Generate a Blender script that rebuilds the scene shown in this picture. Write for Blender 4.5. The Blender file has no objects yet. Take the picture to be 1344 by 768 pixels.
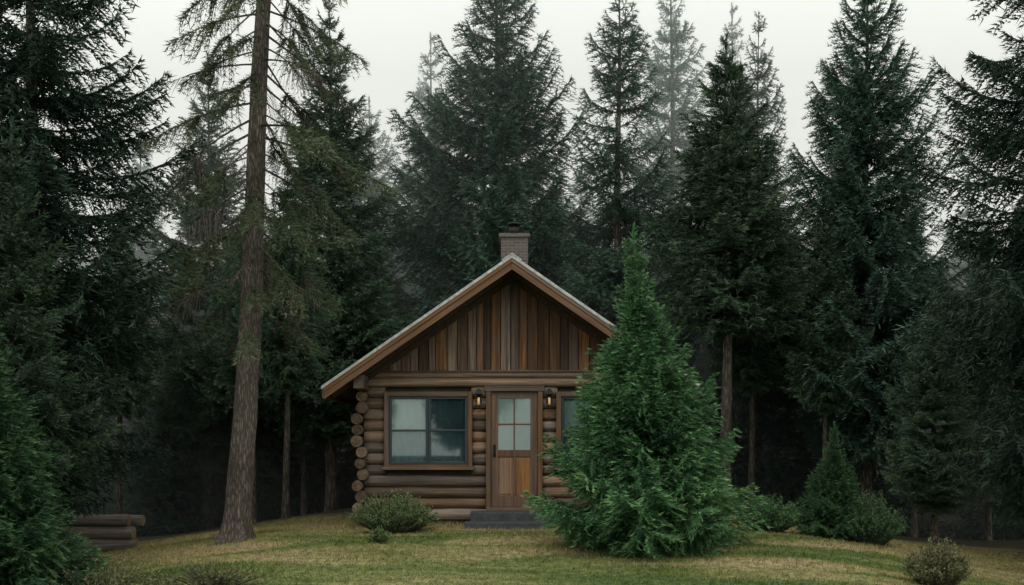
import bpy, math, random
import numpy as np
from mathutils import Vector, noise
rng = np.random.default_rng(11); random.seed(5)
scene = bpy.context.scene
COL = scene.collection
pi = math.pi

# ------------------------------------------------------------------ materials
def new_mat(name):
    m = bpy.data.materials.new(name); m.use_nodes = True
    nt = m.node_tree; b = nt.nodes['Principled BSDF']
    return m, nt, b
def N(nt, t, **kw):
    n = nt.nodes.new(t)
    for k, v in kw.items(): setattr(n, k, v)
    return n
def ramp(nt, stops):
    r = N(nt, 'ShaderNodeValToRGB'); e = r.color_ramp.elements
    while len(e) < len(stops): e.new(0.5)
    for i, (p, c) in enumerate(stops):
        e[i].position = p; e[i].color = (c[0], c[1], c[2], 1)
    return r
def mixc(nt, fac, a, b, mode='MIX'):
    m = N(nt, 'ShaderNodeMix', data_type='RGBA', blend_type=mode)
    for sock, v in ((m.inputs[0], fac), (m.inputs[6], a), (m.inputs[7], b)):
        if isinstance(v, bpy.types.NodeSocket): nt.links.new(v, sock)
        else: sock.default_value = v if isinstance(v, (int, float)) else (*v, 1)
    return m.outputs[2]
def math_n(nt, op, a, b=0.0, clamp=False):
    m = N(nt, 'ShaderNodeMath', operation=op, use_clamp=clamp)
    for s, v in ((m.inputs[0], a), (m.inputs[1], b)):
        if isinstance(v, bpy.types.NodeSocket): nt.links.new(v, s)
        else: s.default_value = v
    return m.outputs[0]

def foliage_mat(name, dark, mid, tip, sat_noise=0.6):
    m, nt, b = new_mat(name)
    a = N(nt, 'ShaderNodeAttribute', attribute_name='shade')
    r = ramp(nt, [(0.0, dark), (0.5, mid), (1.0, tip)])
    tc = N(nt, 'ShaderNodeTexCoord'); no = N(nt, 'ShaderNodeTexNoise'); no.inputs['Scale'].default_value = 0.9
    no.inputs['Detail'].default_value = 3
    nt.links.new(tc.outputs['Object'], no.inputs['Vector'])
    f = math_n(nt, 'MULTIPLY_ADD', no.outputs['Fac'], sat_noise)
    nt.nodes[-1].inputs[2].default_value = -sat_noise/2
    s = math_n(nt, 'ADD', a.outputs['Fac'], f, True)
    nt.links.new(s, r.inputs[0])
    oi = N(nt, 'ShaderNodeObjectInfo')
    hs = N(nt, 'ShaderNodeHueSaturation')
    nt.links.new(r.outputs[0], hs.inputs['Color'])
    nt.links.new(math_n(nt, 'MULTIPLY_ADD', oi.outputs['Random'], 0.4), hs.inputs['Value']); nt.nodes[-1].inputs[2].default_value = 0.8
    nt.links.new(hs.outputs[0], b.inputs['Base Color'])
    b.inputs['Roughness'].default_value = 0.65
    b.inputs['Specular IOR Level'].default_value = 0.25
    return m

def bark_mat(name, c1, c2, sc=1.0, bump=0.6):
    m, nt, b = new_mat(name)
    tc = N(nt, 'ShaderNodeTexCoord'); mp = N(nt, 'ShaderNodeMapping')
    mp.inputs['Scale'].default_value = (9*sc, 9*sc, 1.6*sc)
    nt.links.new(tc.outputs['Object'], mp.inputs[0])
    no = N(nt, 'ShaderNodeTexNoise'); no.inputs['Scale'].default_value = 2.2; no.inputs['Detail'].default_value = 8; no.inputs['Roughness'].default_value = 0.7
    vo = N(nt, 'ShaderNodeTexVoronoi', feature='DISTANCE_TO_EDGE'); vo.inputs['Scale'].default_value = 1.7
    nt.links.new(mp.outputs[0], no.inputs['Vector'])
    v2 = N(nt, 'ShaderNodeVectorMath', operation='ADD'); nt.links.new(mp.outputs[0], v2.inputs[0]); nt.links.new(no.outputs['Color'], v2.inputs[1])
    nt.links.new(v2.outputs[0], vo.inputs['Vector'])
    e = math_n(nt, 'MULTIPLY', vo.outputs['Distance'], 3.0, True)
    f = math_n(nt, 'MULTIPLY', e, no.outputs['Fac'])
    r = ramp(nt, [(0.0, c1), (0.6, c2)])
    nt.links.new(f, r.inputs[0])
    n3 = N(nt, 'ShaderNodeTexNoise'); n3.inputs['Scale'].default_value = 1.3; n3.inputs['Detail'].default_value = 4
    nt.links.new(tc.outputs['Object'], n3.inputs['Vector'])
    r3 = ramp(nt, [(0.35, (0.7, 0.7, 0.68)), (0.7, (1.2, 1.2, 1.15))]); nt.links.new(n3.outputs['Fac'], r3.inputs[0])
    nt.links.new(mixc(nt, 1.0, r.outputs[0], r3.outputs[0], 'MULTIPLY'), b.inputs['Base Color'])
    bp = N(nt, 'ShaderNodeBump'); bp.inputs['Strength'].default_value = bump; bp.inputs['Distance'].default_value = 0.03
    nt.links.new(f, bp.inputs['Height']); nt.links.new(bp.outputs[0], b.inputs['Normal'])
    b.inputs['Roughness'].default_value = 0.9; b.inputs['Specular IOR Level'].default_value = 0.15
    return m

def wood_mat(name, cols, axis='X', rotY=0.0, rough=0.7, rnd=0.6, grey=0.35, sc=1.0, bump=0.35):
    m, nt, b = new_mat(name)
    tc = N(nt, 'ShaderNodeTexCoord'); oi = N(nt, 'ShaderNodeObjectInfo')
    mp = N(nt, 'ShaderNodeMapping'); mp.inputs['Rotation'].default_value = (0, rotY, 0)
    nt.links.new(tc.outputs['Object'], mp.inputs[0])
    mp2 = N(nt, 'ShaderNodeMapping')
    s = {'X': (1.1, 22, 22), 'Y': (22, 1.1, 22), 'Z': (22, 22, 1.1)}[axis]
    mp2.inputs['Scale'].default_value = tuple(v*sc for v in s)
    nt.links.new(mp.outputs[0], mp2.inputs[0])
    ad = N(nt, 'ShaderNodeVectorMath', operation='ADD'); nt.links.new(mp2.outputs[0], ad.inputs[0])
    k = math_n(nt, 'MULTIPLY', oi.outputs['Random'], 57.0); nt.links.new(k, ad.inputs[1])
    n1 = N(nt, 'ShaderNodeTexNoise'); n1.inputs['Scale'].default_value = 1.0; n1.inputs['Detail'].default_value = 7; n1.inputs['Roughness'].default_value = 0.65
    nt.links.new(ad.outputs[0], n1.inputs['Vector'])
    r = ramp(nt, [(0.3, cols[0]), (0.5, cols[1]), (0.72, cols[2])])
    nt.links.new(n1.outputs['Fac'], r.inputs[0])
    n2 = N(nt, 'ShaderNodeTexNoise'); n2.inputs['Scale'].default_value = 2.3; n2.inputs['Detail'].default_value = 4
    ad2 = N(nt, 'ShaderNodeVectorMath', operation='ADD'); nt.links.new(tc.outputs['Object'], ad2.inputs[0]); nt.links.new(k, ad2.inputs[1])
    nt.links.new(ad2.outputs[0], n2.inputs['Vector'])
    gf = N(nt, 'ShaderNodeMapRange'); gf.inputs[1].default_value = 0.42; gf.inputs[2].default_value = 0.68; gf.inputs[4].default_value = grey
    nt.links.new(n2.outputs['Fac'], gf.inputs[0])
    g = sum(cols[1])/3
    c = mixc(nt, gf.outputs[0], r.outputs[0], (g*1.0, g*0.95, g*0.86))
    hs = N(nt, 'ShaderNodeHueSaturation'); nt.links.new(c, hs.inputs['Color'])
    nt.links.new(math_n(nt, 'MULTIPLY_ADD', oi.outputs['Random'], rnd), hs.inputs['Value']); nt.nodes[-1].inputs[2].default_value = 1-rnd/2
    rr = math_n(nt, 'FRACT', math_n(nt, 'MULTIPLY', oi.outputs['Random'], 7.31))
    nt.links.new(math_n(nt, 'MULTIPLY_ADD', rr, 0.55), hs.inputs['Saturation']); nt.nodes[-1].inputs[2].default_value = 0.65
    nt.links.new(hs.outputs[0], b.inputs['Base Color'])
    bp = N(nt, 'ShaderNodeBump'); bp.inputs['Strength'].default_value = bump; bp.inputs['Distance'].default_value = 0.01
    nt.links.new(n1.outputs['Fac'], bp.inputs['Height']); nt.links.new(bp.outputs[0], b.inputs['Normal'])
    b.inputs['Roughness'].default_value = rough; b.inputs['Specular IOR Level'].default_value = 0.25
    return m

def plain_mat(name, c, rough=0.6, metal=0.0, nscale=8, var=0.3, emit=None):
    m, nt, b = new_mat(name)
    tc = N(nt, 'ShaderNodeTexCoord'); no = N(nt, 'ShaderNodeTexNoise'); no.inputs['Scale'].default_value = nscale; no.inputs['Detail'].default_value = 6
    nt.links.new(tc.outputs['Object'], no.inputs['Vector'])
    r = ramp(nt, [(0.3, tuple(v*(1-var) for v in c)), (0.7, tuple(min(1, v*(1+var)) for v in c))])
    nt.links.new(no.outputs['Fac'], r.inputs[0]); nt.links.new(r.outputs[0], b.inputs['Base Color'])
    b.inputs['Roughness'].default_value = rough; b.inputs['Metallic'].default_value = metal
    if emit:
        b.inputs['Emission Color'].default_value = (*emit[0], 1); b.inputs['Emission Strength'].default_value = emit[1]
    return m

M_spruce = foliage_mat('spruce_needles', (0.018, 0.042, 0.031), (0.054, 0.105, 0.076), (0.12, 0.195, 0.130))
M_fir = foliage_mat('fir_needles', (0.026, 0.052, 0.032), (0.068, 0.122, 0.072), (0.15, 0.225, 0.115))
M_far_haze = foliage_mat('far_needles_hazed', (0.07, 0.125, 0.10), (0.13, 0.21, 0.17), (0.20, 0.29, 0.23))  # distance haze painted into the colour, paler than the nearer needles
M_dark = foliage_mat('dark_needles', (0.009, 0.021, 0.015), (0.026, 0.054, 0.037), (0.058, 0.102, 0.064))
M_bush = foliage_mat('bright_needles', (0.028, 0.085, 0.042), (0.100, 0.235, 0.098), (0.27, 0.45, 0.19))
M_bush2 = foliage_mat('mid_green_needles', (0.016, 0.050, 0.027), (0.050, 0.120, 0.052), (0.14, 0.25, 0.10))  # own mid green, deeper than the bright needles
M_moss = foliage_mat('mossy_needles', (0.04, 0.06, 0.028), (0.10, 0.14, 0.066), (0.18, 0.23, 0.12))
M_shrub = foliage_mat('shrub_leaves', (0.04, 0.065, 0.025), (0.11, 0.16, 0.065), (0.22, 0.29, 0.13))
M_weed = foliage_mat('weed_leaves', (0.06, 0.065, 0.03), (0.13, 0.14, 0.065), (0.24, 0.23, 0.12))
M_bark = bark_mat('bark', (0.04, 0.033, 0.028), (0.21, 0.185, 0.16))
M_pinebark = bark_mat('pine_bark', (0.075, 0.062, 0.053), (0.31, 0.265, 0.235), 1.9, 0.9)
M_twig = bark_mat('twig_bark', (0.04, 0.034, 0.028), (0.12, 0.10, 0.08), 2, 0.3)

# ------------------------------------------------------------------ terrain
def gz(x, y):
    x = np.asarray(x, float); y = np.asarray(y, float)
    dx = np.maximum(0, np.abs(x-0.3)-3.2); fy = np.maximum(0, -y-0.8); by = np.maximum(0, y-4)
    z = -0.85*(1-np.exp(-dx**2/20)) - 0.42*(1-np.exp(-(fy/5)**2)) - 0.9*(1-np.exp(-(by/9)**2))
    z = z + 0.03*np.sin(x*0.9+1.3)*np.cos(y*0.7) + 0.015*np.sin(x*2.3+y*1.7)
    return z
def g1(x, y): return float(gz(x, y))

def mesh_from(name, verts, faces_flat, nper, mats, shade=None, midx=None, smooth=False):
    me = bpy.data.meshes.new(name)
    nf = len(faces_flat)//nper
    me.vertices.add(len(verts)); me.vertices.foreach_set('co', np.asarray(verts, np.float32).ravel())
    me.loops.add(len(faces_flat)); me.loops.foreach_set('vertex_index', np.asarray(faces_flat, np.int32))
    me.polygons.add(nf)
    me.polygons.foreach_set('loop_start', np.arange(0, nf*nper, nper, dtype=np.int32))
    me.polygons.foreach_set('loop_total', np.full(nf, nper, np.int32))
    for m in mats: me.materials.append(m)
    if midx is not None: me.polygons.foreach_set('material_index', np.asarray(midx, np.int32))
    me.polygons.foreach_set('use_smooth', np.full(nf, smooth))
    if shade is not None:
        a = me.attributes.new('shade', 'FLOAT', 'FACE'); a.data.foreach_set('value', np.asarray(shade, np.float32))
    me.update(calc_edges=True)
    return me
def add_obj(name, me, parent=None, loc=(0, 0, 0), rz=0, s=1):
    o = bpy.data.objects.new(name, me); COL.objects.link(o); o.location = loc
    o.rotation_euler = (0, 0, rz); o.scale = (s, s, s) if not isinstance(s, tuple) else s
    if parent: o.parent = parent
    return o
def empty(name, loc=(0, 0, 0)):
    o = bpy.data.objects.new(name, None); COL.objects.link(o); o.location = loc; return o

ax = np.concatenate([-np.geomspace(400, 14.5, 40), np.arange(-14, 14.01, 0.25), np.geomspace(14.5, 400, 40)])
X, Y = np.meshgrid(ax, ax)
Z = gz(X, Y)
n = len(ax)
idx = np.arange(n*n).reshape(n, n)
F = np.stack([idx[:-1, :-1], idx[:-1, 1:], idx[1:, 1:], idx[1:, :-1]], -1).reshape(-1)

def ground_color(nt, b, grass=False):
    geo = N(nt, 'ShaderNodeNewGeometry')
    n1 = N(nt, 'ShaderNodeTexNoise'); n1.inputs['Scale'].default_value = 0.55; n1.inputs['Detail'].default_value = 5; n1.inputs['Distortion'].default_value = 0.8
    mp = N(nt, 'ShaderNodeMapping'); mp.inputs['Scale'].default_value = (0.45, 1.7, 1)
    nt.links.new(geo.outputs['Position'], mp.inputs[0]); nt.links.new(mp.outputs[0], n1.inputs['Vector'])
    r = ramp(nt, [(0.38, (0.095, 0.135, 0.048)), (0.46, (0.175, 0.200, 0.080)), (0.53, (0.275, 0.250, 0.125)), (0.64, (0.36, 0.29, 0.185))])
    sx = N(nt, 'ShaderNodeSeparateXYZ'); nt.links.new(geo.outputs['Position'], sx.inputs[0])
    dry = math_n(nt, 'MULTIPLY_ADD', sx.outputs[1], 0.035); nt.nodes[-1].inputs[2].default_value = 0.12
    dry = math_n(nt, 'MINIMUM', dry, 0.09); dry = math_n(nt, 'MAXIMUM', dry, -0.12)
    nt.links.new(math_n(nt, 'ADD', n1.outputs['Fac'], dry), r.inputs[0])
    n2 = N(nt, 'ShaderNodeTexNoise'); n2.inputs['Scale'].default_value = 9; n2.inputs['Detail'].default_value = 7
    nt.links.new(geo.outputs['Position'], n2.inputs['Vector'])
    r2 = ramp(nt, [(0.3, (0.5, 0.52, 0.48)), (0.7, (1.3, 1.28, 1.2))]); nt.links.new(n2.outputs['Fac'], r2.inputs[0])
    c = mixc(nt, 1.0, r.outputs[0], r2.outputs[0], 'MULTIPLY')
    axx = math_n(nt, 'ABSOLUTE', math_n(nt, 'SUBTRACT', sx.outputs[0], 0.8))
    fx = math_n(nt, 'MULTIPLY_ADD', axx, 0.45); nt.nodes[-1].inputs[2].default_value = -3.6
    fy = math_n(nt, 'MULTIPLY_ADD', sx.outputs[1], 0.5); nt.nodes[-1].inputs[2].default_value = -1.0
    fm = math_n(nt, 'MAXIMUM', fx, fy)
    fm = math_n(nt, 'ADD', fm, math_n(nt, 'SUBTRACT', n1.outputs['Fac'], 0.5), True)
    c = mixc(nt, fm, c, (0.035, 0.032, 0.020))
    if grass:
        a = N(nt, 'ShaderNodeAttribute', attribute_name='shade')
        r3 = ramp(nt, [(0, (0.6, 0.65, 0.55)), (0.6, (1.1, 1.15, 0.95)), (1, (1.6, 1.45, 1.2))]); nt.links.new(a.outputs['Fac'], r3.inputs[0])
        c = mixc(nt, 1.0, c, r3.outputs[0], 'MULTIPLY')
    nt.links.new(c, b.inputs['Base Color'])
    b.inputs['Roughness'].default_value = 0.9; b.inputs['Specular IOR Level'].default_value = 0.1
    return n2
m, nt, b = new_mat('lawn'); n2 = ground_color(nt, b)
bp = N(nt, 'ShaderNodeBump'); bp.inputs['Strength'].default_value = 0.5; bp.inputs['Distance'].default_value = 0.04
nt.links.new(n2.outputs['Fac'], bp.inputs['Height']); nt.links.new(bp.outputs[0], b.inputs['Normal'])
M_lawn = m
add_obj('ground', mesh_from('ground', np.stack([X, Y, Z], -1).reshape(-1, 3), F, 4, [M_lawn], smooth=True))
m, nt, b = new_mat('grass_blades'); ground_color(nt, b, True); M_blade = m

NB = 330000
gx = rng.uniform(-11, 11, NB); gy = rng.uniform(-7.6, 3.0, NB)
keep = ~((np.abs(gx) < 2.75) & (gy > -0.05)); gx = gx[keep]; gy = gy[keep]
pat = np.sin(gx*1.7+np.sin(gy*1.1)*2)*np.cos(gy*2.1+gx*0.6)+rng.normal(0, 0.6, len(gx))
near = np.exp(-((np.maximum(0, np.abs(gx)-2.8))**2+(np.minimum(0, gy+0.1))**2)/0.10)
hgt = (np.where(pat > 0.9, 0.052, 0.027)+0.05*near)*rng.uniform(0.5, 1.5, len(gx))
ang = rng.uniform(0, 2*pi, len(gx)); w = 0.006
base = np.stack([gx, gy, gz(gx, gy)-0.004], -1)
side = np.stack([np.cos(ang), np.sin(ang), np.zeros_like(ang)], -1)*w
lean = np.stack([rng.normal(0, .5, len(gx))*hgt, rng.normal(0, .5, len(gx))*hgt, hgt], -1)
T = np.stack([base-side, base+side, base+lean], 1)
add_obj('lawn_grass', mesh_from('lawn_grass', T.reshape(-1, 3), np.arange(len(T)*3), 3, [M_blade], shade=rng.uniform(0, 1, len(T))))

# ------------------------------------------------------------------ conifers
def needles(pos, dirv, nl, nw, k, spread=0.75, zf=0.7):
    P = np.repeat(pos, k, 0); D = np.repeat(dirv, k, 0)
    D = D*0.8 + rng.normal(0, spread, P.shape)*np.array([1, 1, zf])*0.75
    D /= np.linalg.norm(D, axis=1, keepdims=True)+1e-9
    L = nl*rng.uniform(0.55, 1.35, (len(P), 1)); S = np.cross(D, rng.normal(0, 1, P.shape)); S /= np.linalg.norm(S, axis=1, keepdims=True)+1e-9
    W = nw*rng.uniform(0.7, 1.3, (len(P), 1))
    return np.stack([P-S*W/2, P+S*W/2, P+D*L], 1)

def tube_tris(path, radii, ns=4):
    path = np.asarray(path); m = len(path)
    d = np.gradient(path, axis=0); d /= np.linalg.norm(d, axis=1, keepdims=True)+1e-9
    up = np.array([0.13, 0.31, 0.94])
    if abs(d[0] @ up) > 0.9: up = np.array([1, 0.1, 0.0])
    a = np.cross(d, up); a /= np.linalg.norm(a, axis=1, keepdims=True)+1e-9; bb = np.cross(d, a)
    th = np.arange(ns)*2*pi/ns
    R = path[:, None]+np.asarray(radii)[:, None, None]*(np.cos(th)[None, :, None]*a[:, None]+np.sin(th)[None, :, None]*bb[:, None])
    A = R[:-1]; B = R[1:]; A2 = np.roll(A, -1, 1); B2 = np.roll(B, -1, 1)
    return np.concatenate([np.stack([A, A2, B2], 2).reshape(-1, 3, 3), np.stack([A, B2, B], 2).reshape(-1, 3, 3)])

def make_bough(L, st):
    sp = st.get('spacing', 0.055); n = max(6, int(L/sp))
    t = np.clip((np.arange(n)+rng.uniform(0, 1, n))/n, st.get('t0', 0.08), 1)
    t = st.get('t0', 0.0)+(1-st.get('t0', 0.0))*t if st.get('twigs') else t
    dr, tu = st.get('droop', 0.25), st.get('tipup', 0.2)
    def axis(t):
        return np.stack([L*t*(1-0.08*t), 0.04*L*np.sin(t*3), L*(-dr*t+tu*t**2.4)], -1)
    side = np.where(np.arange(n) % 2 == 0, 1, -1)
    ls = L*st.get('tw', 0.32)*(1-t)**0.75*np.minimum(1, (t+0.08)/0.35)*rng.uniform(0.6, 1.25, n)+0.07*min(1, L)
    phi = np.radians(rng.normal(50, 9, n))
    d = np.stack([np.cos(phi), side*np.sin(phi), rng.normal(0.02-st.get('hang', 0.2), 0.14, n)], -1)
    d /= np.linalg.norm(d, axis=1, keepdims=True)
    ms = (ls/st.get('step', 0.05)).astype(int)+2
    I = np.repeat(np.arange(n), ms); s = np.concatenate([np.linspace(0.05, 1, k) for k in ms])
    pos = axis(t)[I] + d[I]*(ls[I]*s)[:, None]; pos[:, 2] -= st.get('sag', 0.3)*ls[I]*s**2
    k = st.get('k', 3); spd = st.get('spread', 0.6)
    T = needles(pos, d[I], st.get('nl', 0.13), st.get('nw', 0.028), k, spd, 0.5)
    tt = np.linspace(st.get('t0', 0.1), 1, max(4, int(L/0.05)))
    ap = axis(tt); ad = np.tile([1.0, 0, 0], (len(tt), 1))
    T2 = needles(ap, ad, st.get('nl', 0.13), st.get('nw', 0.028), k, spd, 0.5)
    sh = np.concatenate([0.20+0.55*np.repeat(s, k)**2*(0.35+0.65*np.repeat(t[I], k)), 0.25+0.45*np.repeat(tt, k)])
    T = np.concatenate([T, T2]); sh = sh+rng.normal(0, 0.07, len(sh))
    wt = np.linspace(0, 0.95, 6); W = tube_tris(axis(wt), 0.012*(L**0.8)*(1-wt)+0.003, 3)
    if st.get('twigs'):
        ws = []
        for i in range(0, n, 1):
            q = np.linspace(0, 1, 3); p = axis(t[i:i+1])+d[i]*(ls[i]*q)[:, None]; p[:, 2] -= st.get('sag', .3)*ls[i]*q**2
            ws.append(tube_tris(p, [0.005, 0.004, 0.002], 3))
        W = np.concatenate([W]+ws)
    return T, sh, W

def build_library(st, lens=(0.35, 0.7, 1.2, 1.8, 2.5), var=3):
    return [(L, [make_bough(L, st) for _ in range(var)]) for L in lens]

def trunk_tris(H, r0, ns=12, lean=(0, 0), wob=0.03, rings=28, top=0.05):
    z = np.linspace(-0.3, H, rings)
    tt = np.clip(z/H, 0, 1)
    path = np.stack([lean[0]*z+wob*np.sin(z*0.9+1), lean[1]*z+wob*np.cos(z*0.7), z], -1)
    rad = r0*((1-tt)**0.8*(1-top)+top*(1-tt)) + r0*0.45*np.exp(-np.maximum(z, 0)/0.22)
    return tube_tris(path, rad, ns)

def conifer(name, H, R, base, style, mats, nb=190, prof=0.8, el=(-12, 42), r0=None, lean=(0, 0), jit=0.22, lib=None, gap=0.0, round_bot=0.25, whorl=0.0, topb=0.15):
    lib = lib or build_library(style)
    lens = np.array([l for l, _ in lib])
    FT, FS, WT = [], [], [trunk_tris(H, r0 or H*0.013, lean=lean)]
    us = []
    while len(us) < nb:
        u = rng.uniform(0, 1)
        if rng.uniform() < (1-u)**0.55+topb: us.append(u)
    us = np.sort(us); ga = 0
    lob = rng.uniform(0, 2*pi, 4)
    for i, u in enumerate(us):
        z = base+(H-base)*u
        if whorl and u > 0.06: z = z-0.75*((z/whorl) % 1.0)*whorl+rng.normal(0, .03)
        ga += 2.39996+rng.normal(0, 0.35)
        lobe = 1+0.12*math.sin(2*ga+lob[0]+u*5)+0.12*math.sin(3*ga+lob[1]-u*9)+0.10*math.sin(u*38+lob[2])
        if jit < 0.2: lobe = 1+(lobe-1)*0.5
        if gap and math.sin(u*27+ga*1.0+lob[3])*0.5+0.5 < gap: continue
        rr = R*(1-u)**prof*min(1, (round_bot+u*3.5))
        L = max(0.22, rr*lobe*rng.uniform(1-jit, 1+jit))
        k = int(np.argmin(np.abs(np.log(lens/L)))); L0, vs = lib[k]
        T, s, W = vs[rng.integers(len(vs))]
        sc = L/L0; e = math.radians(el[0]+(el[1]-el[0])*u**0.8+rng.normal(0, 6))
        roll = rng.normal(0, 0.25)
        cr, sr, ce, se, ca, sa = math.cos(roll), math.sin(roll), math.cos(e), math.sin(e), math.cos(ga), math.sin(ga)
        Rx = np.array([[1, 0, 0], [0, cr, -sr], [0, sr, cr]]); Ry = np.array([[ce, 0, -se], [0, 1, 0], [se, 0, ce]]); Rz = np.array([[ca, -sa, 0], [sa, ca, 0], [0, 0, 1]])
        Mx = (Rz@Ry@Rx).T*sc; o = np.array([lean[0]*z+.03*math.sin(z*.9+1), lean[1]*z+.03*math.cos(z*.7), z])
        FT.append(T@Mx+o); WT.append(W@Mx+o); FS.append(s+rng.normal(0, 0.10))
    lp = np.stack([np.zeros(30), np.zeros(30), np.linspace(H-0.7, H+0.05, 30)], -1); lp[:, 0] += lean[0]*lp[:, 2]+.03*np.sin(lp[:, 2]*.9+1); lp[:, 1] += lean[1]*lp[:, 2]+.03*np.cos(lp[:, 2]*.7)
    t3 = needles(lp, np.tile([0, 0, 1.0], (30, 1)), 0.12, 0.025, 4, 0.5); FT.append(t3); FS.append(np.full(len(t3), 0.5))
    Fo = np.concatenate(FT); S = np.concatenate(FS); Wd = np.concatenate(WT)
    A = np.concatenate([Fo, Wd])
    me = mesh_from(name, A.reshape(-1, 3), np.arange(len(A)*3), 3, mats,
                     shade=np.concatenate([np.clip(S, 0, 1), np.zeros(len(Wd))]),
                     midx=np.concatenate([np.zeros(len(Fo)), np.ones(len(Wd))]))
    me['H0'] = float(H); return me

st_sp = dict(droop=0.26, tipup=0.36, hang=0.30, sag=0.45, tw=0.36, k=3, nl=0.125, nw=0.025)
st_fir = dict(droop=0.10, tipup=0.20, hang=0.10, sag=0.18, tw=0.38, k=3, nl=0.115, nw=0.025)
st_sparse = dict(droop=0.30, tipup=0.36, hang=0.32, sag=0.5, tw=0.36, k=3, nl=0.12, nw=0.024, spacing=0.070)
lib_sp, lib_fir, lib_spa = build_library(st_sp), build_library(st_fir), build_library(st_sparse)

V = {}
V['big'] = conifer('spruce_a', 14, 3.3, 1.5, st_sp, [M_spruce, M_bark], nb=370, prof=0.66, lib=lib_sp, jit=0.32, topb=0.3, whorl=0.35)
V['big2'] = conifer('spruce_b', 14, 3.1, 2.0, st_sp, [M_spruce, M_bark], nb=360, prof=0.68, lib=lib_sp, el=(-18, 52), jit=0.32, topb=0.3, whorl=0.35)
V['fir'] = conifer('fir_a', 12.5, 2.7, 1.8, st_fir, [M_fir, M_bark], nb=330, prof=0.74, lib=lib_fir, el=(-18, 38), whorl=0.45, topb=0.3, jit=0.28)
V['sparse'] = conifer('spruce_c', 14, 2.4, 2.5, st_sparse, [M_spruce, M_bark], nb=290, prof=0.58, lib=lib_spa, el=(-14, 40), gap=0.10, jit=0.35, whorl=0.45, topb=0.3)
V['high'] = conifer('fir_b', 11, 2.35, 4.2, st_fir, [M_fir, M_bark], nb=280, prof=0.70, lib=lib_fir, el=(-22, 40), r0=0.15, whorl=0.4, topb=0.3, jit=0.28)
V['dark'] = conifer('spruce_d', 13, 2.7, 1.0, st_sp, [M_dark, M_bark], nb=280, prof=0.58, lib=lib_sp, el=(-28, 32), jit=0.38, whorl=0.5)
V['farA'] = conifer('far_a', 15, 2.4, 3.5, st_sparse, [M_far_haze, M_bark], nb=300, prof=0.68, lib=lib_spa, el=(-8, 42), gap=0.06, whorl=0.4, topb=0.35)
V['farB'] = conifer('far_b', 13, 2.7, 3.0, st_sparse, [M_far_haze, M_bark], nb=300, prof=0.70, lib=lib_spa, el=(-12, 40), whorl=0.4, topb=0.35)
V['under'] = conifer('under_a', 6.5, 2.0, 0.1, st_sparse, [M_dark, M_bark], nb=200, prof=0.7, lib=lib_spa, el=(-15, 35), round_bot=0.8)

def put(kind, name, x, y, H, w=1.0, rz=None):
    me = V[kind]; z = g1(x, y); s = H/me['H0']
    return add_obj(name, me, None, (x, y, z), rng.uniform(0, 6.28) if rz is None else rz, (s*w, s*w, s))

put('big', 'spruce_tree', -0.45, 9.6, 15.4, 0.97)
put('sparse', 'spruce_tree', 2.84, 8.8, 14.2, 1.0)
put('high', 'fir_tree', 4.95, 5.3, 10.9, 1.0)
put('sparse', 'spruce_tree', 6.9, 10.2, 14.2, 0.65)
put('big2', 'spruce_tree', 8.9, 7.3, 14.3, 0.95)
put('farA', 'spruce_tree', 5.3, 15.3, 18.3, 0.85)
put('farA', 'spruce_tree', 7.9, 18.0, 18.6, 0.75)
put('farA', 'spruce_tree', -2.95, 18.3, 17.2, 0.8)
put('farB', 'spruce_tree', -4.9, 16.3, 14.2, 0.9)
put('fir', 'fir_tree', -4.75, 8.3, 13.5, 0.9)
put('fir', 'fir_tree', -8.4, 9.8, 13.2, 0.85)
put('farA', 'spruce_tree', -14.2, 20.3, 15.6, 0.9)
put('high', 'fir_tree', -4.75, 3.3, 7.4, 0.75)
put('dark', 'spruce_tree', -7.5, -2.2, 13.6, 0.90)
put('dark', 'spruce_tree', 8.35, -2.6, 13.4, 0.80)
put('big2', 'spruce_tree', -10.4, 3.0, 8.8, 1.0)
put('farB', 'spruce_tree', 16.5, 18.3, 12.4, 1.0)
put('fir', 'fir_tree', 8.1, 1.4, 4.9, 1.2)
put('fir', 'fir_tree', -6.9, -4.0, 6.5, 0.95)

forest = empty('distant_forest')
def fput(kind, x, y, H, w=1.0):
    o = put(kind, 'forest_tree', x, y, H, w); o.parent = forest
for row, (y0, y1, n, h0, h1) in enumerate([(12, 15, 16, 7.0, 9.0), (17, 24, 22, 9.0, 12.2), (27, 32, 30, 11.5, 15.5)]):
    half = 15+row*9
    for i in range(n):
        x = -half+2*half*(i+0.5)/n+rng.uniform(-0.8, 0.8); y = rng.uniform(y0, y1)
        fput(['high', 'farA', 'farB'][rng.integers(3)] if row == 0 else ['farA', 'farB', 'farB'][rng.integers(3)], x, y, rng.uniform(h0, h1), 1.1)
for i in range(30):
    x = -21+42*(i+0.5)/30+rng.uniform(-.4, .4); fput('under', x, rng.uniform(9.6, 12.0), rng.uniform(3.8, 5.4), 1.15)
for i in range(26):
    x = -26+52*(i+0.5)/26+rng.uniform(-.4, .4); fput('under', x, rng.uniform(17, 20), rng.uniform(5.5, 7.0), 1.2)
for (x, y, H) in [(-11, -8, 11), (12, -7, 12), (-15, -16, 13), (15, -18, 12), (-9, -40, 13), (-3, -44, 15), (4, -41, 12), (10, -43, 14), (-16, -36, 14), (17, -38, 13), (13.5, 2, 11), (-14, 6, 10), (12, 5, 8.5), (-12, -1, 10)]:
    fput('big2', x, y, H)
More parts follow.
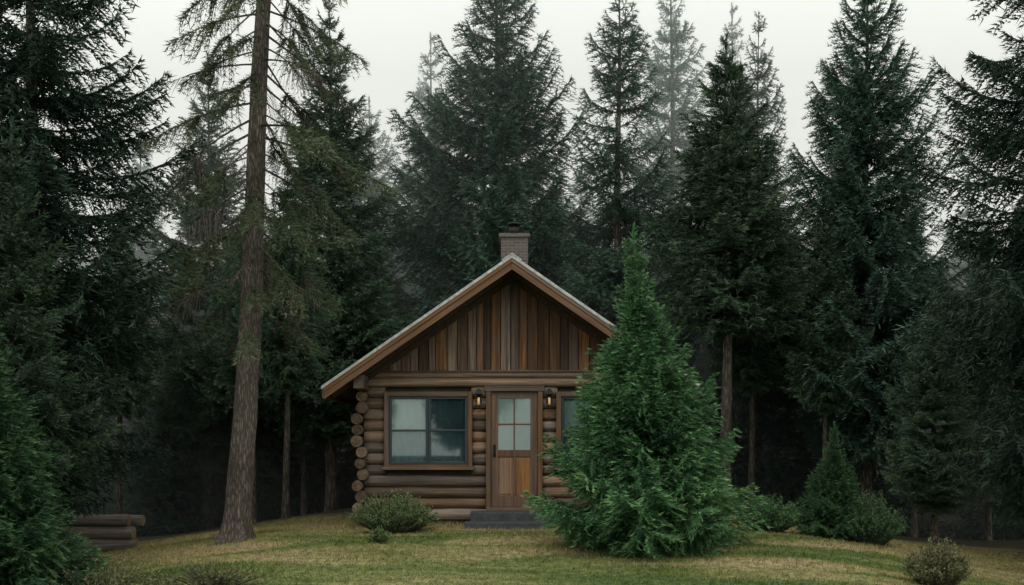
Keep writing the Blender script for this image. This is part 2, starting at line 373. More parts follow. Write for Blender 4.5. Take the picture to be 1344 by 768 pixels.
for (x, y, H) in [(-6.3, 6.5, 8), (-5.6, 9, 8.6), (-3.7, 9.5, 8.0), (6.1, 7.6, 8.6), (10.6, 8.6, 8.6), (7.5, 6.2, 7.5), (-9.5, 6.4, 8.0), (-7.2, 8.0, 7.8), (11.8, 7, 8.0)]:
    put('high', 'fir_tree', x, y, H, 0.75)

def old_pine():
    H = 13; st = dict(droop=0.42, tipup=-0.15, hang=0.55, sag=1.0, tw=0.32, k=3, nl=0.11, nw=0.014, spacing=0.05, twigs=True, t0=0.3, step=0.04, spread=0.7)
    lib = build_library(st, (0.8, 1.3, 1.8), 5)
    lean = (0.058, 0.0)
    FT, FS, WT = [], [], []
    z = np.linspace(-0.3, H, 90); ns = 28; th = np.arange(ns)*2*pi/ns
    rad = 0.205*(1-np.clip(z/H, 0, 1))**0.55+0.10*np.exp(-np.maximum(z, 0)/0.25)
    R = np.zeros((90, ns, 3))
    for i in range(90):
        for j in range(ns):
            f = noise.noise(Vector((math.cos(th[j])*3.2, math.sin(th[j])*3.2, z[i]*1.3)))
            flare = 1+0.22*math.exp(-max(z[i], 0)/0.25)*math.sin(th[j]*5)
            r = rad[i]*(1+0.10*f)*flare
            R[i, j] = (lean[0]*z[i]+0.04*math.sin(z[i]*0.6)+r*math.cos(th[j]), 0.03*math.sin(z[i]*.5)+r*math.sin(th[j]), z[i])
    A = R[:-1]; B = R[1:]; A2 = np.roll(A, -1, 1); B2 = np.roll(B, -1, 1)
    WT += [np.stack([A, A2, B2], 2).reshape(-1, 3, 3), np.stack([A, B2, B], 2).reshape(-1, 3, 3)]
    ga = 0
    for i in range(125):
        z0 = 3.5+(H-3.5)*(i/125)**0.9; ga += 2.4+rng.normal(0, .3)
        L = rng.uniform(0.9, 2.0)*(1-0.5*max(0, (z0-7)/6))*(0.75+0.35*min(1, (z0-3.4)/2))
        dead = rng.uniform() < (0.42 if z0 < 4.8 else 0.24)
        k = int(np.argmin([abs(l-L) for l, _ in lib])); L0, vs = lib[k]; T, s, W = vs[rng.integers(5)]
        e = math.radians(rng.normal(4, 11)); sc = L/L0
        ce, se, ca, sa = math.cos(e), math.sin(e), math.cos(ga), math.sin(ga)
        Ry = np.array([[ce, 0, -se], [0, 1, 0], [se, 0, ce]]); Rz = np.array([[ca, -sa, 0], [sa, ca, 0], [0, 0, 1]])
        Mx = (Rz@Ry).T*sc; o = np.array([lean[0]*z0+.04*math.sin(z0*.6), 0, z0])
        WT.append(W@Mx+o)
        if not dead:
            kp = rng.uniform(0, 1, len(T)) < 0.85
            FT.append(T[kp]@Mx+o); FS.append(s[kp]+rng.normal(0, .12))
    Fo = np.concatenate(FT); S = np.concatenate(FS); Wd = np.concatenate(WT); A = np.concatenate([Fo, Wd])
    me = mesh_from('old_pine', A.reshape(-1, 3), np.arange(len(A)*3), 3, [M_moss, M_pinebark], shade=np.concatenate([np.clip(S, 0, 1), np.zeros(len(Wd))]),
                   midx=np.concatenate([np.zeros(len(Fo)), np.ones(len(Wd))]))
    add_obj('pine_tree', me, None, (-4.45, -1.7, g1(-4.45, -1.7)))
old_pine()

st_b = dict(droop=0.06, tipup=0.22, hang=0.12, sag=0.30, tw=0.36, k=4, nl=0.070, nw=0.014, spacing=0.038, step=0.030, spread=0.40)
lib_b = build_library(st_b, (0.3, 0.6, 1.0, 1.5), 6)
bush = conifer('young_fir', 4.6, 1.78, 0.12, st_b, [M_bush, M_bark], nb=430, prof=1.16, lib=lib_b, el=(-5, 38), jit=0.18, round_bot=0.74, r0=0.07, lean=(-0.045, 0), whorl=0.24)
add_obj('fir_shrub', bush, None, (2.0, -3.2, g1(2.0, -3.2)))
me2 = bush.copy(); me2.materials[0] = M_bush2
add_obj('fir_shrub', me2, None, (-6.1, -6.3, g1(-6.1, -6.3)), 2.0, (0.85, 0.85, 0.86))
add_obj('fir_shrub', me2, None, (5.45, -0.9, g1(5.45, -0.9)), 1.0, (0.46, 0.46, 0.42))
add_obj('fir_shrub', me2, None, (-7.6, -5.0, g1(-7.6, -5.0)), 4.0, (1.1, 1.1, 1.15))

def shrub(name, x, y, rx, ry, h, mat, ns=170, nl=32, leaf=0.035, lw=0.016):
    FT, FS, WT = [], [], []
    for i in range(ns):
        a = rng.uniform(0, 2*pi); q = math.sqrt(rng.uniform(0, 1)); hh = h*(1-0.55*q**2)*rng.uniform(0.6, 1.12)
        tip = np.array([rx*q*math.cos(a), ry*q*math.sin(a), hh]); b0 = tip*np.array([0.35, 0.35, 0])
        s = np.linspace(0, 1, nl)[:, None]
        p = b0+(tip-b0)*s+rng.normal(0, 0.018, (nl, 3)); p[:, 2] = np.maximum(0.01, tip[2]*(s[:, 0]**0.85))
        T = needles(p[3:], np.tile((tip-b0)/np.linalg.norm(tip-b0), (nl-3, 1)), leaf, lw, 2, 1.0)
        FT.append(T); FS.append(np.clip(0.15+0.6*np.repeat(s[3:, 0], 2)+rng.normal(0, .12, len(T)), 0, 1))
        WT.append(tube_tris(np.array([b0, (b0+tip)/2, tip]), [0.006, 0.004, 0.002], 3))
    Fo = np.concatenate(FT); S = np.concatenate(FS); Wd = np.concatenate(WT); A = np.concatenate([Fo, Wd])
    me = mesh_from(name, A.reshape(-1, 3), np.arange(len(A)*3), 3, [mat, M_twig], shade=np.concatenate([S, np.zeros(len(Wd))]),
                   midx=np.concatenate([np.zeros(len(Fo)), np.ones(len(Wd))]))
    return add_obj(name, me, None, (x, y, g1(x, y)))
shrub('leafy_shrub', -1.95, -1.35, 0.76, 0.5, 0.66, M_shrub, 380, 34)
shrub('leafy_shrub', -2.0, -2.7, 0.2, 0.16, 0.22, M_shrub, 60, 16)
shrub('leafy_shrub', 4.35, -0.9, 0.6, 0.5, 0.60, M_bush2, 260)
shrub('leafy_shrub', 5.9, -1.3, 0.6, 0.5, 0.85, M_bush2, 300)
shrub('leafy_shrub', 5.25, -5.4, 0.42, 0.4, 0.6, M_weed, 200)
shrub('weed_patch', -4.7, -6.3, 1.1, 0.5, 0.5, M_weed, 170, 20)
shrub('weed_patch', -3.5, -6.0, 0.7, 0.4, 0.28, M_weed, 80, 16)

# ------------------------------------------------------------------ cabin
M_log = wood_mat('log_wood', [(0.070, 0.044, 0.029), (0.185, 0.120, 0.077), (0.34, 0.235, 0.155)], 'X', grey=0.5, rnd=0.9)
M_pile = wood_mat('pile_wood', [(0.05, 0.04, 0.034), (0.12, 0.097, 0.08), (0.21, 0.175, 0.15)], 'X', grey=0.6, rnd=0.5)
M_logY = wood_mat('log_wood_y', [(0.06, 0.042, 0.03), (0.16, 0.11, 0.075), (0.26, 0.19, 0.13)], 'Y', grey=0.5)
M_board = wood_mat('gable_board', [(0.045, 0.025, 0.016), (0.155, 0.080, 0.044), (0.31, 0.175, 0.097)], 'Z', rnd=1.25, grey=0.4)
M_trimX = wood_mat('trim_wood', [(0.08, 0.047, 0.028), (0.16, 0.096, 0.058), (0.24, 0.15, 0.095)], 'X', rnd=0.3, grey=0.3)
M_trimZ = wood_mat('trim_wood_z', [(0.08, 0.047, 0.028), (0.16, 0.096, 0.058), (0.24, 0.15, 0.095)], 'Z', rnd=0.3, grey=0.3)
M_doorZ = wood_mat('door_wood', [(0.08, 0.040, 0.022), (0.15, 0.078, 0.043), (0.23, 0.128, 0.07)], 'Z', rnd=0.2, grey=0.15, rough=0.5)
M_panel = wood_mat('door_panel', [(0.13, 0.062, 0.027), (0.28, 0.140, 0.060), (0.42, 0.23, 0.105)], 'Z', rnd=0.15, grey=0.1, rough=0.5)
bc = [(0.09, 0.047, 0.025), (0.18, 0.095, 0.050), (0.27, 0.15, 0.085)]
M_bargeL = wood_mat('barge_wood_l', bc, 'X', rotY=math.atan(0.70), rnd=0.2, grey=0.2)
M_bargeR = wood_mat('barge_wood_r', bc, 'X', rotY=-math.atan(0.70), rnd=0.2, grey=0.2)
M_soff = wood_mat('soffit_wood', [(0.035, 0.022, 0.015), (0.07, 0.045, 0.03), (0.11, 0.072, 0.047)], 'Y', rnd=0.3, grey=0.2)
M_roof = plain_mat('roof_metal', (0.46, 0.48, 0.46), 0.55, 0.0, 12, 0.35)
M_chink = plain_mat('chinking', (0.06, 0.048, 0.037), 0.95)
M_conc = plain_mat('step_stone', (0.060, 0.066, 0.073), 0.85, 0, 15, 0.35)
M_sash = plain_mat('sash_paint', (0.028, 0.045, 0.052), 0.45, 0, 10, 0.15)
M_iron = plain_mat('black_iron', (0.018, 0.018, 0.018), 0.45, 0.6)
M_blind = plain_mat('window_blind', (0.82, 0.86, 0.81), 0.9, 0, 3, 0.08)
M_blind2 = plain_mat('sheer_curtain', (0.31, 0.41, 0.43), 0.9, 0, 3, 0.12)
M_blind3 = plain_mat('dark_curtain', (0.10, 0.145, 0.16), 0.9, 0, 3, 0.25)
M_blind4 = plain_mat('teal_curtain', (0.18, 0.255, 0.275), 0.9, 0, 3, 0.15)
M_frost = plain_mat('door_curtain', (0.85, 0.88, 0.82), 0.9, 0, 3, 0.06)
M_int = plain_mat('interior', (0.06, 0.05, 0.04), 0.9)
M_bulb = plain_mat('lamp_bulb', (0.8, 0.55, 0.3), 0.5, 0, 5, 0.05, ((1.0, 0.55, 0.2), 0.25))
m, nt, b = new_mat('window_glass'); nt.nodes.remove(b)
tr = N(nt, 'ShaderNodeBsdfTransparent'); tr.inputs[0].default_value = (0.84, 0.92, 0.92, 1); gl = N(nt, 'ShaderNodeBsdfGlossy'); gl.inputs['Roughness'].default_value = 0.02
fr = N(nt, 'ShaderNodeFresnel'); fr.inputs[0].default_value = 1.7
tcn = N(nt, 'ShaderNodeTexCoord'); nn = N(nt, 'ShaderNodeTexNoise'); nn.inputs['Scale'].default_value = 2.0; nt.links.new(tcn.outputs['Object'], nn.inputs['Vector'])
bb = N(nt, 'ShaderNodeBump'); bb.inputs['Strength'].default_value = 0.05; nt.links.new(nn.outputs['Fac'], bb.inputs['Height']); nt.links.new(bb.outputs[0], gl.inputs['Normal'])
ms = N(nt, 'ShaderNodeMixShader'); nt.links.new(fr.outputs[0], ms.inputs[0]); nt.links.new(tr.outputs[0], ms.inputs[1]); nt.links.new(gl.outputs[0], ms.inputs[2])
nt.links.new(ms.outputs[0], nt.nodes['Material Output'].inputs[0]); M_glass = m
m, nt, b = new_mat('log_end'); tc = N(nt, 'ShaderNodeTexCoord'); no = N(nt, 'ShaderNodeTexNoise'); no.inputs['Scale'].default_value = 16; no.inputs['Detail'].default_value = 6
nt.links.new(tc.outputs['Object'], no.inputs['Vector']); oi = N(nt, 'ShaderNodeObjectInfo')
r = ramp(nt, [(0.3, (0.06, 0.042, 0.03)), (0.7, (0.23, 0.155, 0.10))]); nt.links.new(no.outputs['Fac'], r.inputs[0])
hs = N(nt, 'ShaderNodeHueSaturation'); nt.links.new(r.outputs[0], hs.inputs['Color']); nt.links.new(math_n(nt, 'ADD', oi.outputs['Random'], 0.5), hs.inputs['Value'])
nt.links.new(hs.outputs[0], b.inputs['Base Color']); b.inputs['Roughness'].default_value = 0.9; M_end = m
m, nt, b = new_mat('chimney_brick'); tc = N(nt, 'ShaderNodeTexCoord'); sx = N(nt, 'ShaderNodeSeparateXYZ'); nt.links.new(tc.outputs['Object'], sx.inputs[0])
cb = N(nt, 'ShaderNodeCombineXYZ'); nt.links.new(math_n(nt, 'ADD', sx.outputs[0], sx.outputs[1]), cb.inputs[0]); nt.links.new(sx.outputs[2], cb.inputs[1])
br = N(nt, 'ShaderNodeTexBrick'); nt.links.new(cb.outputs[0], br.inputs['Vector']); br.inputs['Scale'].default_value = 1.0
br.inputs['Brick Width'].default_value = 0.17; br.inputs['Row Height'].default_value = 0.062; br.inputs['Mortar Size'].default_value = 0.007
br.inputs['Color1'].default_value = (0.15, 0.105, 0.09, 1); br.inputs['Color2'].default_value = (0.08, 0.062, 0.056, 1); br.inputs['Mortar'].default_value = (0.22, 0.20, 0.19, 1)
no = N(nt, 'ShaderNodeTexNoise'); no.inputs['Scale'].default_value = 7; nt.links.new(tc.outputs['Object'], no.inputs['Vector'])
c = mixc(nt, math_n(nt, 'MULTIPLY', no.outputs['Fac'], 0.6), br.outputs['Color'], (0.14, 0.125, 0.115))
nt.links.new(c, b.inputs['Base Color']); bp = N(nt, 'ShaderNodeBump'); bp.inputs['Strength'].default_value = 0.7; bp.inputs['Distance'].default_value = 0.01
nt.links.new(br.outputs['Fac'], bp.inputs['Height']); bp.invert = True; nt.links.new(bp.outputs[0], b.inputs['Normal']); b.inputs['Roughness'].default_value = 0.9; M_brick = m

cabin = empty('log_cabin')
def pyobj(name, v, f, mats, parent, bevel=0, smooth=False, mi=None):
    me = bpy.data.meshes.new(name); me.from_pydata(v, [], f)
    for mm in mats: me.materials.append(mm)
    if mi: me.polygons.foreach_set('material_index', mi)
    if smooth:
        me.polygons.foreach_set('use_smooth', [len(p.vertices) == 4 for p in me.polygons])
    me.update(); o = add_obj(name, me, parent)
    if bevel:
        bm = o.modifiers.new('b', 'BEVEL'); bm.width = bevel; bm.segments = 2
    return o
def box(name, x0, x1, y0, y1, z0, z1, mat, parent=cabin, bevel=0.006):
    v = [(x0, y0, z0), (x1, y0, z0), (x1, y1, z0), (x0, y1, z0), (x0, y0, z1), (x1, y0, z1), (x1, y1, z1), (x0, y1, z1)]
    f = [(0, 3, 2, 1), (4, 5, 6, 7), (0, 1, 5, 4), (1, 2, 6, 5), (2, 3, 7, 6), (3, 0, 4, 7)]
    return pyobj(name, v, f, [mat], parent, bevel)
def prism(name, poly, y0, y1, mat, parent=cabin, bevel=0.0):
    n = len(poly); v = [(x, y0, z) for x, z in poly]+[(x, y1, z) for x, z in poly]
    f = [tuple(range(n)), tuple(range(2*n-1, n-1, -1))]+[(i, i+n, (i+1) % n+n, (i+1) % n) for i in range(n)]
    return pyobj(name, v, f, [mat], parent, bevel)
def log(name, p0, p1, r, mat, parent=cabin, ns=18, wob=0.05, end=None):
    p0 = np.array(p0, float); p1 = np.array(p1, float); L = np.linalg.norm(p1-p0); d = (p1-p0)/L
    a = np.cross(d, [0, 0, 1.0])
    if np.linalg.norm(a) < 0.05: a = np.cross(d, [0, 1.0, 0])
    a /= np.linalg.norm(a); bb = np.cross(a, d); m = max(3, int(L/0.15)+2)
    sd = rng.uniform(0, 50); v = []; taper = rng.uniform(-0.08, 0.08) if wob else 0
    for i in range(m):
        s = i/(m-1)
        for j in range(ns):
            t = 2*pi*j/ns
            rr = r*(1+wob*noise.noise(Vector((math.cos(t)*0.8+sd, math.sin(t)*0.8, s*L*1.3)))*1.6+taper*(s-.5))
            if s in (0, 1): rr *= 0.93
            v.append(tuple(p0+d*L*s+rr*(math.cos(t)*a+math.sin(t)*bb)))
    f = []
    for i in range(m-1):
        for j in range(ns):
            f.append((i*ns+j, i*ns+(j+1) % ns, (i+1)*ns+(j+1) % ns, (i+1)*ns+j))
    f.append(tuple(range(ns))[::-1]); f.append(tuple((m-1)*ns+j for j in range(ns)))
    return pyobj(name, v, f, [mat, end or M_end], parent, 0, True, [0]*(len(f)-2)+[1, 1])

WX = 2.67; SP = 0.1967; NC = 12; Z0 = 0.10
LW = (-2.26, -0.70, 1.04, 2.37); RW = (0.78, 2.34, 1.04, 2.37); DR = (-0.46, 0.54, 0.30, 2.46)
for c in range(NC):
    zc = Z0+SP*(c+0.5); segs = [(-2.62, 2.62)]
    for (a0, a1, b0, b1) in (LW, RW, DR):
        if b0+0.03 < zc+SP*0.5 and zc-SP*0.5 < b1-0.03:
            ns_ = []
            for s0, s1 in segs:
                if a1 <= s0 or a0 >= s1: ns_.append((s0, s1)); continue
                if a0 > s0: ns_.append((s0, a0+0.02))
                if a1 < s1: ns_.append((a1-0.02, s1))
            segs = ns_
    for s0, s1 in segs:
        log('front_log', (s0, rng.uniform(-.015, .015), zc), (s1, rng.uniform(-.015, .015), zc+rng.uniform(-.008, .008)), SP*0.53*rng.uniform(.93, 1.05), M_log, wob=0.09)
for i, zc in enumerate((2.46+0.075, 2.46+0.215)):
    log('plate_log', (-2.72, -0.03, zc), (2.72, -0.03, zc+0.004), 0.083, M_log)
for (x0, x1, z0, z1) in [(-2.6, -2.2, .05, 2.7), (-2.2, -.75, .05, 1.06), (-2.2, -.75, 2.34, 2.7), (-.75, -.42, .05, 2.7), (-.42, .5, .05, .32), (-.42, .5, 2.42, 2.7), (.5, .83, .05, 2.7), (.83, 2.29, .05, 1.06), (.83, 2.29, 2.34, 2.7), (2.29, 2.6, .05, 2.7)]:
    box('chinking', x0, x1, 0.03, 0.10, z0, z1, M_chink, bevel=0)
box('foundation', -2.62, 2.62, -0.02, 0.12, -0.4, 0.12, M_chink, bevel=0)
for sx_ in (-1, 1):
    for c in range(NC+1):
        zc = Z0+SP*c+0.02
        if c == 0: zc += 0.03
        xo = sx_*(WX+rng.uniform(-0.05, 0.07))
        log('side_log', (xo, -0.20-rng.uniform(0, .07), zc), (sx_*WX, 6.7, zc), SP*0.54*rng.uniform(.90, 1.06), M_logY, end=M_end)
    box('side_chinking', sx_*WX-0.04, sx_*WX+0.04, 0.15, 6.4, -0.3, 2.5, M_chink, bevel=0)
for c in range(NC):
    zc = Z0+SP*(c+0.5); log('rear_log', (-2.85, 6.5, zc), (2.85, 6.5, zc), SP*0.53, M_log)
prism('rear_gable', [(-2.7, 2.45), (2.7, 2.45), (0.0, 4.33)], 6.45, 6.5, M_board)
box('cabin_floor', -2.6, 2.6, 0.13, 6.39, 0.2, 0.3, M_int, bevel=0)
box('cabin_ceiling', -2.6, 2.6, 0.12, 6.4, 2.72, 2.76, M_int, bevel=0)
box('rear_lining', -2.6, 2.6, 6.2, 6.3, 0.3, 2.7, M_int, bevel=0)
ZP = 4.64; SL = 0.69; EX = 3.17; YF = -0.85; YB = 7.3
def band(name, side, zt, th, y0, y1, mat, ex=EX, bevel=0.0):
    s = side
    poly = [(0, zt), (s*ex, zt-SL*ex), (s*ex, zt-SL*ex-th), (0, zt-th)]
    return prism(name, poly, y0, y1, mat, bevel=bevel)
for s in (-1, 1):
    band('roof_covering', s, ZP, 0.055, YF-0.07, YB, M_roof, EX+0.05)
    band('roof_deck', s, ZP-0.057, 0.070, YF-0.005, YB-0.03, M_soff, EX)
    band('barge_board', s, ZP-0.058, 0.19, YF-0.045, YF-0.008, M_bargeL if s < 0 else M_bargeR, EX+0.01, 0.004)
    band('barge_trim', s, ZP-0.058, 0.07, YF-0.065, YF-0.047, M_bargeL if s < 0 else M_bargeR, EX+0.012, 0.003)
    band('gable_shade_band', s, ZP-0.13, 0.20, -0.13, -0.09, M_soff, 2.55, 0.003)  # added dark strip along the slope, imitates the overhang's shade on the gable
    band('rear_barge_board', s, ZP-0.058, 0.19, YB-0.028, YB-0.003, M_bargeL if s < 0 else M_bargeR, EX+0.01)
    zs = ZP-SL*(EX+0.012); box('eave_fascia', min(s*(EX+.012), s*(EX+.04)), max(s*(EX+.012), s*(EX+.04)), YF-0.03, YB-0.01, zs-0.22, zs-0.06, M_logY)
    for k in range(22):
        yk = YF+0.1+k*0.37
        prism('roof_rib', [(s*0.05, ZP-SL*0.05+0.02), (s*EX, ZP-SL*EX+0.02), (s*EX, ZP-SL*EX-0.005), (s*0.05, ZP-SL*0.05-0.005)], yk, yk+0.025, M_roof)
    px_ = 2.62
    zt = ZP-0.13-SL*(px_+0.10); box('purlin', s*px_-0.09, s*px_+0.09, YF+0.12, -0.14, zt-0.24, zt-0.005, M_logY, bevel=0.01)
    band('barge_rafter', s, ZP-0.13, 0.12, -0.45, -0.36, M_soff, EX-0.06)
prism('ridge_cap', [(-0.16, ZP-0.112+0.03), (0, ZP+0.03), (0.16, ZP-0.112+0.03), (0.16, ZP-0.112+0.004), (0, ZP+0.004), (-0.16, ZP-0.112+0.004)], YF-0.075, YB+0.01, M_roof)
x = -2.32
while x < 2.32:
    w = rng.uniform(0.12, 0.22); x1 = min(x+w, 2.34); g = 0.008
    a, c = x+g, x1-g
    zt = lambda q: ZP-0.15-SL*abs(q)
    zb = 2.745+rng.uniform(-0.012, 0.012)
    pts = [(a, zb), (c, zb), (c, max(zb+.02, zt(c)))]
    if a < 0 < c: pts.append((0, zt(0)))
    pts.append((a, max(zb+.02, zt(a))))
    yo = -0.070+rng.uniform(-.008, .008)
    prism('gable_board', pts, yo, yo+0.03, M_board, bevel=0.003); x = x1
prism('gable_backing', [(-2.5, 2.70), (2.5, 2.70), (0, 4.42)], -0.03, 0.02, M_chink)
box('gable_ledger', -2.5, 2.5, -0.12, -0.03, 2.70, 2.74, M_soff)
def window(x0, x1, z0, z1, blinds):
    t = 0.085
    box('casing', x0, x0+t, -0.15, -0.07, z0, z1, M_trimZ); box('casing', x1-t, x1, -0.15, -0.07, z0, z1, M_trimZ)
    box('head_casing', x0+t, x1-t, -0.148, -0.07, z1-t, z1, M_trimX); box('sill', x0-0.03, x1+0.03, -0.185, -0.07, z0-0.05, z0-0.001, M_trimX)
    box('bottom_casing', x0+t, x1-t, -0.146, -0.07, z0, z0+0.045, M_trimX)
    a, c, b0, b1 = x0+t, x1-t, z0+0.045, z1-t; mid = (a+c)/2
    for q in (a, c-0.02): box('jamb', q, q+0.02, -0.07, 0.12, b0, b1, M_sash, bevel=0)
    box('jamb', a+.02, c-.02, -0.07, 0.12, b1-0.02, b1, M_sash, bevel=0); box('jamb', a+.02, c-.02, -0.07, 0.12, b0, b0+0.02, M_sash, bevel=0)
    for i, (u0, u1) in enumerate(((a+.002, mid-0.002), (mid+0.002, c-.002))):
        s = 0.045
        box('sash_stile', u0, u0+s, -0.115, -0.072, b0+.002, b1-.002, M_sash); box('sash_stile', u1-s, u1, -0.115, -0.072, b0+.002, b1-.002, M_sash)
        box('sash_rail', u0+s, u1-s, -0.113, -0.072, b1-s-.002, b1-.002, M_sash); box('sash_rail', u0+s, u1-s, -0.113, -0.072, b0+.002, b0+s+.01, M_sash)
        zm = (b0+b1)/2; box('meeting_rail', u0+s, u1-s, -0.112, -0.072, zm-.018, zm+.018, M_sash)
        box('glass', u0+s-.004, u1-s+.004, -0.092, -0.088, b0+s, b1-s, M_glass, bevel=0)
        for (zz0, zz1, mt) in ((zm, b1-0.03, blinds[i][0]), (b0+0.03, zm, blinds[i][1])):
            if mt:
                nn_ = 28; vs = []
                for k in range(nn_+1):
                    xx = u0+.03+(u1-u0-.06)*k/nn_; yy = -0.02+0.012*math.sin(k*1.2)
                    vs += [(xx, yy, zz0), (xx, yy, zz1)]
                pyobj('curtain', vs, [(2*k, 2*k+2, 2*k+3, 2*k+1) for k in range(nn_)], [mt], cabin)
window(*LW, [(M_blind, M_blind2), (M_blind3, M_blind4)])
window(*RW, [(M_blind, M_blind2), (M_blind3, M_blind4)])
x0, x1, z0, z1 = DR; t = 0.085
box('door_casing', x0, x0+t, -0.16, -0.05, z0, z1, M_trimZ); box('door_casing', x1-t, x1, -0.16, -0.05, z0, z1, M_trimZ)
box('door_head', x0-0.03, x1+0.03, -0.17, -0.05, z1-t, z1+0.01, M_trimX); box('threshold', x0, x1, -0.22, 0.05, z0-0.03, z0+0.03, M_trimX)
a, c, b0, b1 = x0+t+.004, x1-t-.004, z0+0.035, z1-t-.004
ya, yb = -0.105, -0.06; s = 0.125
box('door_stile', a, a+s, ya, yb, b0, b1, M_doorZ); box('door_stile', c-s, c, ya, yb, b0, b1, M_doorZ)
g0, g1_, p0, p1 = 1.34, b1-0.12, 0.53, 1.22
box('door_rail', a+s, c-s, ya+.001, yb, b0, p0, M_doorZ); box('door_rail', a+s, c-s, ya+.001, yb, p1, g0, M_doorZ); box('door_rail', a+s, c-s, ya+.001, yb, g1_, b1, M_doorZ)
md = (a+c)/2
box('door_mullion', md-.03, md+.03, ya+.001, yb, p0, p1, M_doorZ)
for u0, u1 in ((a+s, md-.03), (md+.03, c-s)):
    box('door_panel', u0, u1, ya+.022, yb, p0, p1, M_panel, bevel=0.003); box('door_panel_raised', u0+.025, u1-.025, ya+.008, ya+.022, p0+.03, p1-.03, M_panel, bevel=0.006)
box('muntin', md-.013, md+.013, ya+.003, yb, g0, g1_, M_doorZ, bevel=.003); zm = (g0+g1_)/2
box('muntin', a+s, md-.013, ya+.004, yb, zm-.013, zm+.013, M_doorZ, bevel=.003); box('muntin', md+.013, c-s, ya+.004, yb, zm-.013, zm+.013, M_doorZ, bevel=.003)
box('door_glass', a+s, c-s, -0.085, -0.081, g0, g1_, M_glass, bevel=0)
box('door_curtain', a+s, c-s, -0.070, -0.066, g0, g1_, M_frost, bevel=0)
box('lock_plate', a+.035, a+.085, ya-.012, ya-.001, 1.22, 1.44, M_iron)
log('door_knob', (a+.06, ya-.07, 1.27), (a+.06, ya-.012, 1.27), 0.026, M_iron, wob=0, end=M_iron)
log('dead_bolt', (a+.06, ya-.03, 1.40), (a+.06, ya-.012, 1.40), 0.022, M_iron, wob=0, end=M_iron)
for lx in (-0.585, 0.655):
    yl = -0.24; zb = 2.12
    box('lantern_plate', lx-.035, lx+.035, -0.135, -0.115, zb+.05, zb+.3, M_iron); box('lantern_arm', lx-.012, lx+.012, yl, -0.135, zb+.27, zb+.295, M_iron)
    box('lantern_base', lx-.06, lx+.06, yl-.06, yl+.06, zb-.02, zb, M_iron)
    for dx in (-.05, .05):
        for dy in (-.05, .05): box('lantern_post', lx+dx-.006, lx+dx+.006, yl+dy-.006, yl+dy+.006, zb, zb+.2, M_iron, bevel=0)
    v = [(lx-.08, yl-.08, zb+.2), (lx+.08, yl-.08, zb+.2), (lx+.08, yl+.08, zb+.2), (lx-.08, yl+.08, zb+.2), (lx-.018, yl-.018, zb+.3), (lx+.018, yl-.018, zb+.3), (lx+.018, yl+.018, zb+.3), (lx-.018, yl+.018, zb+.3)]
    pyobj('lantern_cap', v, [(0, 3, 2, 1), (4, 5, 6, 7), (0, 1, 5, 4), (1, 2, 6, 5), (2, 3, 7, 6), (3, 0, 4, 7)], [M_iron], cabin)
    log('lantern_bulb', (lx, yl-.001, zb+.02), (lx, yl+.001, zb+.14), 0.022, M_bulb, wob=0, end=M_bulb)
box('upper_step', -0.72, 0.66, -0.62, -0.12, -0.1, 0.27, M_conc, bevel=0.015); box('lower_step', -0.80, 0.70, -1.0, -0.62, -0.15, 0.12, M_conc, bevel=0.015)
box('chimney', -0.23, 0.33, 2.8, 3.36, 3.8, 5.72, M_brick, bevel=0.008); box('chimney_crown', -0.27, 0.37, 2.76, 3.40, 5.72, 5.80, M_brick, bevel=0.01)
log('flue_pipe', (0.045, 3.07, 5.8), (0.046, 3.07, 6.0), 0.11, M_iron, wob=0, end=M_iron); log('flue_cap', (0.045, 3.07, 6.02), (0.045, 3.07, 6.06), 0.15, M_iron, wob=0, end=M_iron)

pile = empty('log_pile', (0, 0, 0))
zz = g1(-7.2, 0.0)
for (dy, dz, r) in [(0, .11, .12), (.25, .11, .12), (.02, .34, .115), (.25, .34, .115), (.06, .56, .105), (.28, .54, .10)]:
    log('cut_log', (-8.7+rng.uniform(-.1, .1), 0+dy, zz+dz), (-6.75+rng.uniform(-.14, .14), dy, zz+dz+rng.uniform(-.02, .02)), r, M_pile, pile, wob=0.1)

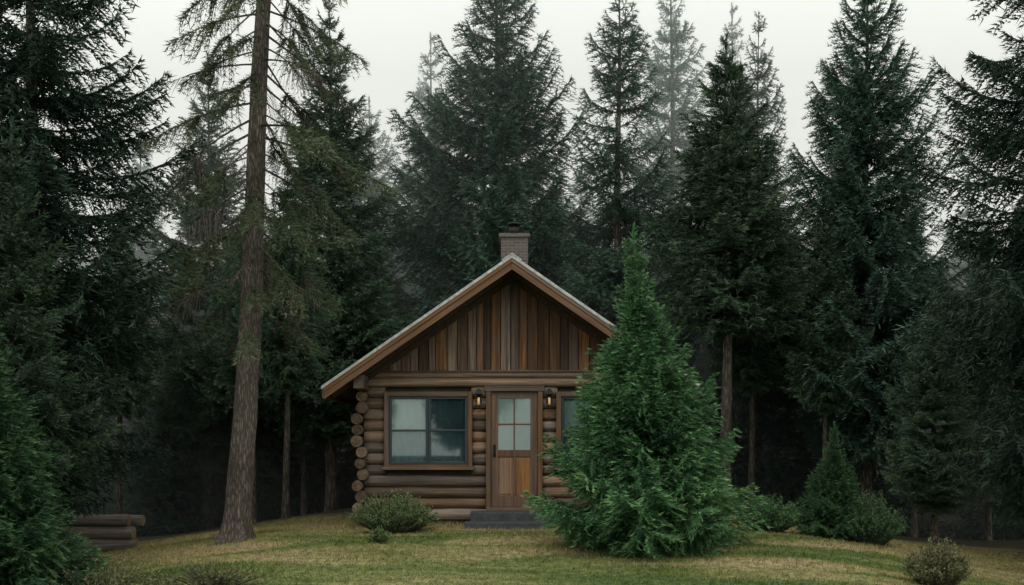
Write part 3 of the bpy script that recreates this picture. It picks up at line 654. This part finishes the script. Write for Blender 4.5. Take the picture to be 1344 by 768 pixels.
# ------------------------------------------------------------------ mist
m = bpy.data.materials.new('mist'); m.use_nodes = True; nt = m.node_tree; nt.nodes.remove(nt.nodes['Principled BSDF'])
vs = N(nt, 'ShaderNodeVolumeScatter'); vs.inputs['Density'].default_value = 0.030; vs.inputs['Color'].default_value = (0.97, 1.0, 0.995, 1)
nt.links.new(vs.outputs[0], nt.nodes['Material Output'].inputs['Volume'])
mo = box('mist', -50, 50, 7.45, 31, -3, 20, m, None, 0)

# ------------------------------------------------------------------ light
w = bpy.data.worlds.new('World'); scene.world = w; w.use_nodes = True; nt = w.node_tree
bg = nt.nodes['Background']; sky = N(nt, 'ShaderNodeTexSky', sky_type='NISHITA'); sky.sun_disc = False
el_, az = math.radians(52), math.radians(200)
sky.sun_elevation = el_; sky.sun_rotation = az; sky.dust_density = 4; sky.air_density = 1
tc = N(nt, 'ShaderNodeTexCoord'); no = N(nt, 'ShaderNodeTexNoise'); no.inputs['Scale'].default_value = 2.2; no.inputs['Detail'].default_value = 4
nt.links.new(tc.outputs['Generated'], no.inputs['Vector'])
r = ramp(nt, [(0.3, (1.24, 1.28, 1.20)), (0.7, (1.33, 1.36, 1.28))]); nt.links.new(no.outputs['Fac'], r.inputs[0])
sc = N(nt, 'ShaderNodeVectorMath', operation='SCALE'); sc.inputs['Scale'].default_value = 10.0; nt.links.new(r.outputs[0], sc.inputs[0])
c = mixc(nt, 0.95, sky.outputs[0], sc.outputs[0])
nt.links.new(c, bg.inputs[0]); bg.inputs[1].default_value = 0.1
sl = bpy.data.lights.new('sun', 'SUN'); sl.energy = 0.5; sl.angle = math.radians(30); sl.color = (1, 0.97, 0.92)
so = bpy.data.objects.new('sun', sl); COL.objects.link(so)
dirv = Vector((math.sin(az)*math.cos(el_), math.cos(az)*math.cos(el_), math.sin(el_)))
so.rotation_euler = dirv.to_track_quat('Z', 'Y').to_euler()

cd = bpy.data.cameras.new('camera'); cam = bpy.data.objects.new('camera', cd); COL.objects.link(cam)
cam.location = (0, -17.7, 1.35); cam.rotation_euler = (pi/2, 0, 0); cd.lens = 35; cd.sensor_width = 36; cd.shift_y = 206/1344
cd.clip_end = 1500; cd.dof.use_dof = True; cd.dof.focus_distance = 17.0; cd.dof.aperture_fstop = 2.0
scene.camera = cam
scene.view_settings.view_transform = 'Standard'; scene.view_settings.look = 'None'; scene.view_settings.exposure = 0
